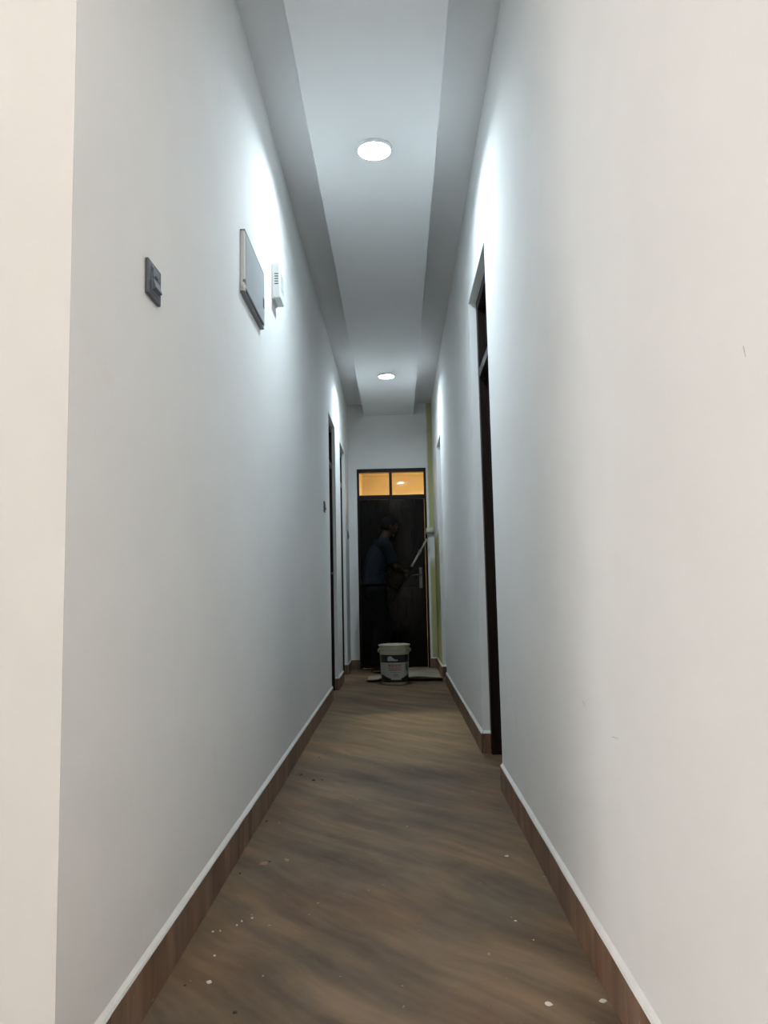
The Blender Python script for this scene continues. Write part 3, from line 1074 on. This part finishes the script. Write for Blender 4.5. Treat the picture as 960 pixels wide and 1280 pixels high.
def hand(gr, n, wr_, side):
    s = pole_d.cross(n).normalized() * side
    ch_ = []
    palm = gr + n * 0.030
    ch_.append([(wr_, .021), (gr + n * 0.055, .026), (palm, .024)])
    for i in range(4):
        off = pole_d * (i - 1.5) * 0.0205
        ln = (0.9, 1.0, 0.97, 0.82)[i]
        arc = [(palm + off * 0.95 + s * 0.006, .0100)]
        for a, r_ in ((45, .0095), (105, .0090), (165, .0082), (215 * ln, .0070)):
            q = R(a * (0.9 + 0.1 * ln))
            arc.append((gr + off + (n * math.cos(q) + s * math.sin(q)) * 0.0235, r_))
        ch_.append(arc)
    th = [(gr + n * 0.050 + pole_d * 0.018, .013)]
    for a, r_ in ((-35, .0115), (-85, .0100), (-130, .0085)):
        q = R(a)
        th.append((gr + pole_d * 0.046 + (n * math.cos(q) + s * math.sin(q)) * 0.0245, r_))
    ch_.append(th)
    return ch_


HB_ = Matrix((Fv, Lv, Vector((0, 0, 1)))).transposed()
tilt = Matrix.Rotation(R(16), 3, Lv)          # nods forward and down
HBt = tilt @ HB_


def hp(f, l, z):
    return hdc + HBt @ Vector((f, l, z))


def head_shapes(bm):
    vs_ = ellipsoid(bm, hdc, 0.098, 0.076, 0.112, HBt, 28, 20)
    inv = HBt.inverted()
    for v in vs_:
        q = inv @ (v.co - hdc)
        if q.z < -0.02:                       # narrow jaw and chin
            k = min(1, (-0.02 - q.z) / 0.09)
            q.y *= 1 - 0.30 * k
            if q.x < 0:
                q.x *= 1 - 0.35 * k
            else:
                q.x *= 1 + 0.05 * k
        if q.x > 0.05 and -0.005 < q.z < 0.018 and 0.012 < abs(q.y) < 0.05:
            q.x -= 0.008                      # eye sockets
        v.co = hdc + HBt @ q
    ellipsoid(bm, hp(.098, 0, -.022), .020, .014, .013, HBt, 12, 8)     # nose
    ellipsoid(bm, hp(.094, 0, .000), .012, .009, .028, HBt, 12, 8)
    ellipsoid(bm, hp(.088, 0, -.058), .010, .024, .0055, HBt, 12, 8)    # lips
    ellipsoid(bm, hp(.086, 0, -.070), .010, .020, .0055, HBt, 12, 8)
    ellipsoid(bm, hp(.078, 0, -.096), .018, .022, .014, HBt, 12, 8)     # chin
    for s in (-1, 1):
        ellipsoid(bm, hp(-.008, s * .077, -.012), .020, .009, .032, HBt, 12, 8)
        ellipsoid(bm, hp(.086, s * .030, .026), .010, .022, .006, HBt, 12, 8)


UPZ = Vector((0, 0, 1))


def build_body(bm):
    trunk(bm, [(pel - UPZ * .08, .095, .135), (pel, .105, .150), (wst, .092, .130), (chs, .108, .150), (uch, .100, .165), (nkb - UPZ * .02, .062, .090)])
    limb(bm, [(nkb - UPZ * .02, .060), (nkt, .052), (hdc - UPZ * .03, .055)])
    for sh, el2, wr2 in ((shR, elR, wrR), (shL, elL, wrL)):
        limb(bm, [((uch + sh) / 2, .080), (sh, .057), (sh.lerp(el2, .45), .047), (el2, .038), (el2.lerp(wr2, .35), .037), (wr2, .023)])
    for hip, kn, cf, an in ((hipR, knR, bp_(-.045, -.105, .34), anR), (hipL, knL, bp_(.115, .105, .34), anL)):
        limb(bm, [(hip, .088), (kn, .055), (cf, .053), (an, .034)])
    for gr, n, wr2, sd in ((grR, nR, wrR, 1), (grL, nL, wrL, -1)):
        for chn in hand(gr, n, wr2, sd):
            limb(bm, chn)
    for an, to in ((anR, toR), (anL, toL)):
        limb(bm, [(an, .036), (an - UPZ * .045 - Fv * .02, .034), ((an + to) / 2 - UPZ * .012, .034), (to, .024)])
    head_shapes(bm)


def build_shirt(bm):
    trunk(bm, [(bp_(-.045, 0, .985), .138, .185), (bp_(-.045, 0, 1.00), .140, .188), (wst, .124, .168), (chs, .128, .172), (uch, .118, .180), (nkb - UPZ * .045, .088, .125), (nkb - UPZ * .012, .066, .078)])
    for sh, el2 in ((shR, elR), (shL, elL)):
        limb(bm, [((uch + sh) / 2 + UPZ * .004, .094), (sh, .074)])
        tube(bm, [sh, sh.lerp(el2, .45), sh.lerp(el2, .80), sh.lerp(el2, .83)], [.072, .066, .064, .060], 20)


def build_trousers(bm):
    trunk(bm, [(pel - UPZ * .09, .112, .150), (pel, .122, .168), (bp_(-.045, 0, 1.03), .112, .150)])
    for hip, kn, cf, an in ((hipR, knR, bp_(-.045, -.105, .32), anR), (hipL, knL, bp_(.115, .105, .32), anL)):
        limb(bm, [(hip, .106), (hip.lerp(kn, .5), .088), (kn, .074)])
        tube(bm, [kn, cf, an + UPZ * .012, an + UPZ * .004], [.074, .068, .066, .062], 20)


person = remeshed('person', build_body, 0.005, M['skin'], None, 4)
person.location = BASE
tag(person, 'painter in navy shirt and dark trousers holding the roller pole', 'person')
remeshed('shirt', build_shirt, 0.008, M['shirt'], person, 6)
remeshed('trousers', build_trousers, 0.008, M['trousers'], person, 6)
for an, to in ((anR, toR), (anL, toL)):
    def sole(bm, an=an, to=to):
        mid = (an + to) / 2 - Fv * 0.015
        mid.z = 0.0
        ellipsoid(bm, mid + UPZ * .022, .138, .050, .022, HB_, 20, 10)
        ellipsoid(bm, mid + Fv * .07 + UPZ * .040, .062, .046, .030, HB_, 16, 10)
    remeshed('sandal', sole, 0.005, M['shoe'], person, 2)
# hair cap
bm = bmesh.new()
vs_ = ellipsoid(bm, (0, 0, 0), 0.106, 0.084, 0.120, None, 28, 20)
dele = [v for v in bm.verts if v.co.z < (0.045 if v.co.x > 0.045 else (-0.055 if v.co.x < -0.02 else -0.01))]
bmesh.ops.delete(bm, geom=dele, context='VERTS')
for v in bm.verts:
    v.co *= 1 + 0.03 * noise.noise(v.co * 60)
    v.co = hdc + HBt @ v.co
hr = finish('hair', bm, M['hair'], person, smooth=True)
sd_ = hr.modifiers.new('thick', 'SOLIDIFY')
sd_.thickness = 0.010
for s in (-1, 1):
    bm = bmesh.new()
    ellipsoid(bm, hp(.083, s * .031, .006), .010, .013, .008, HBt, 12, 8)
    finish('eye', bm, M['eye'], person, smooth=True)
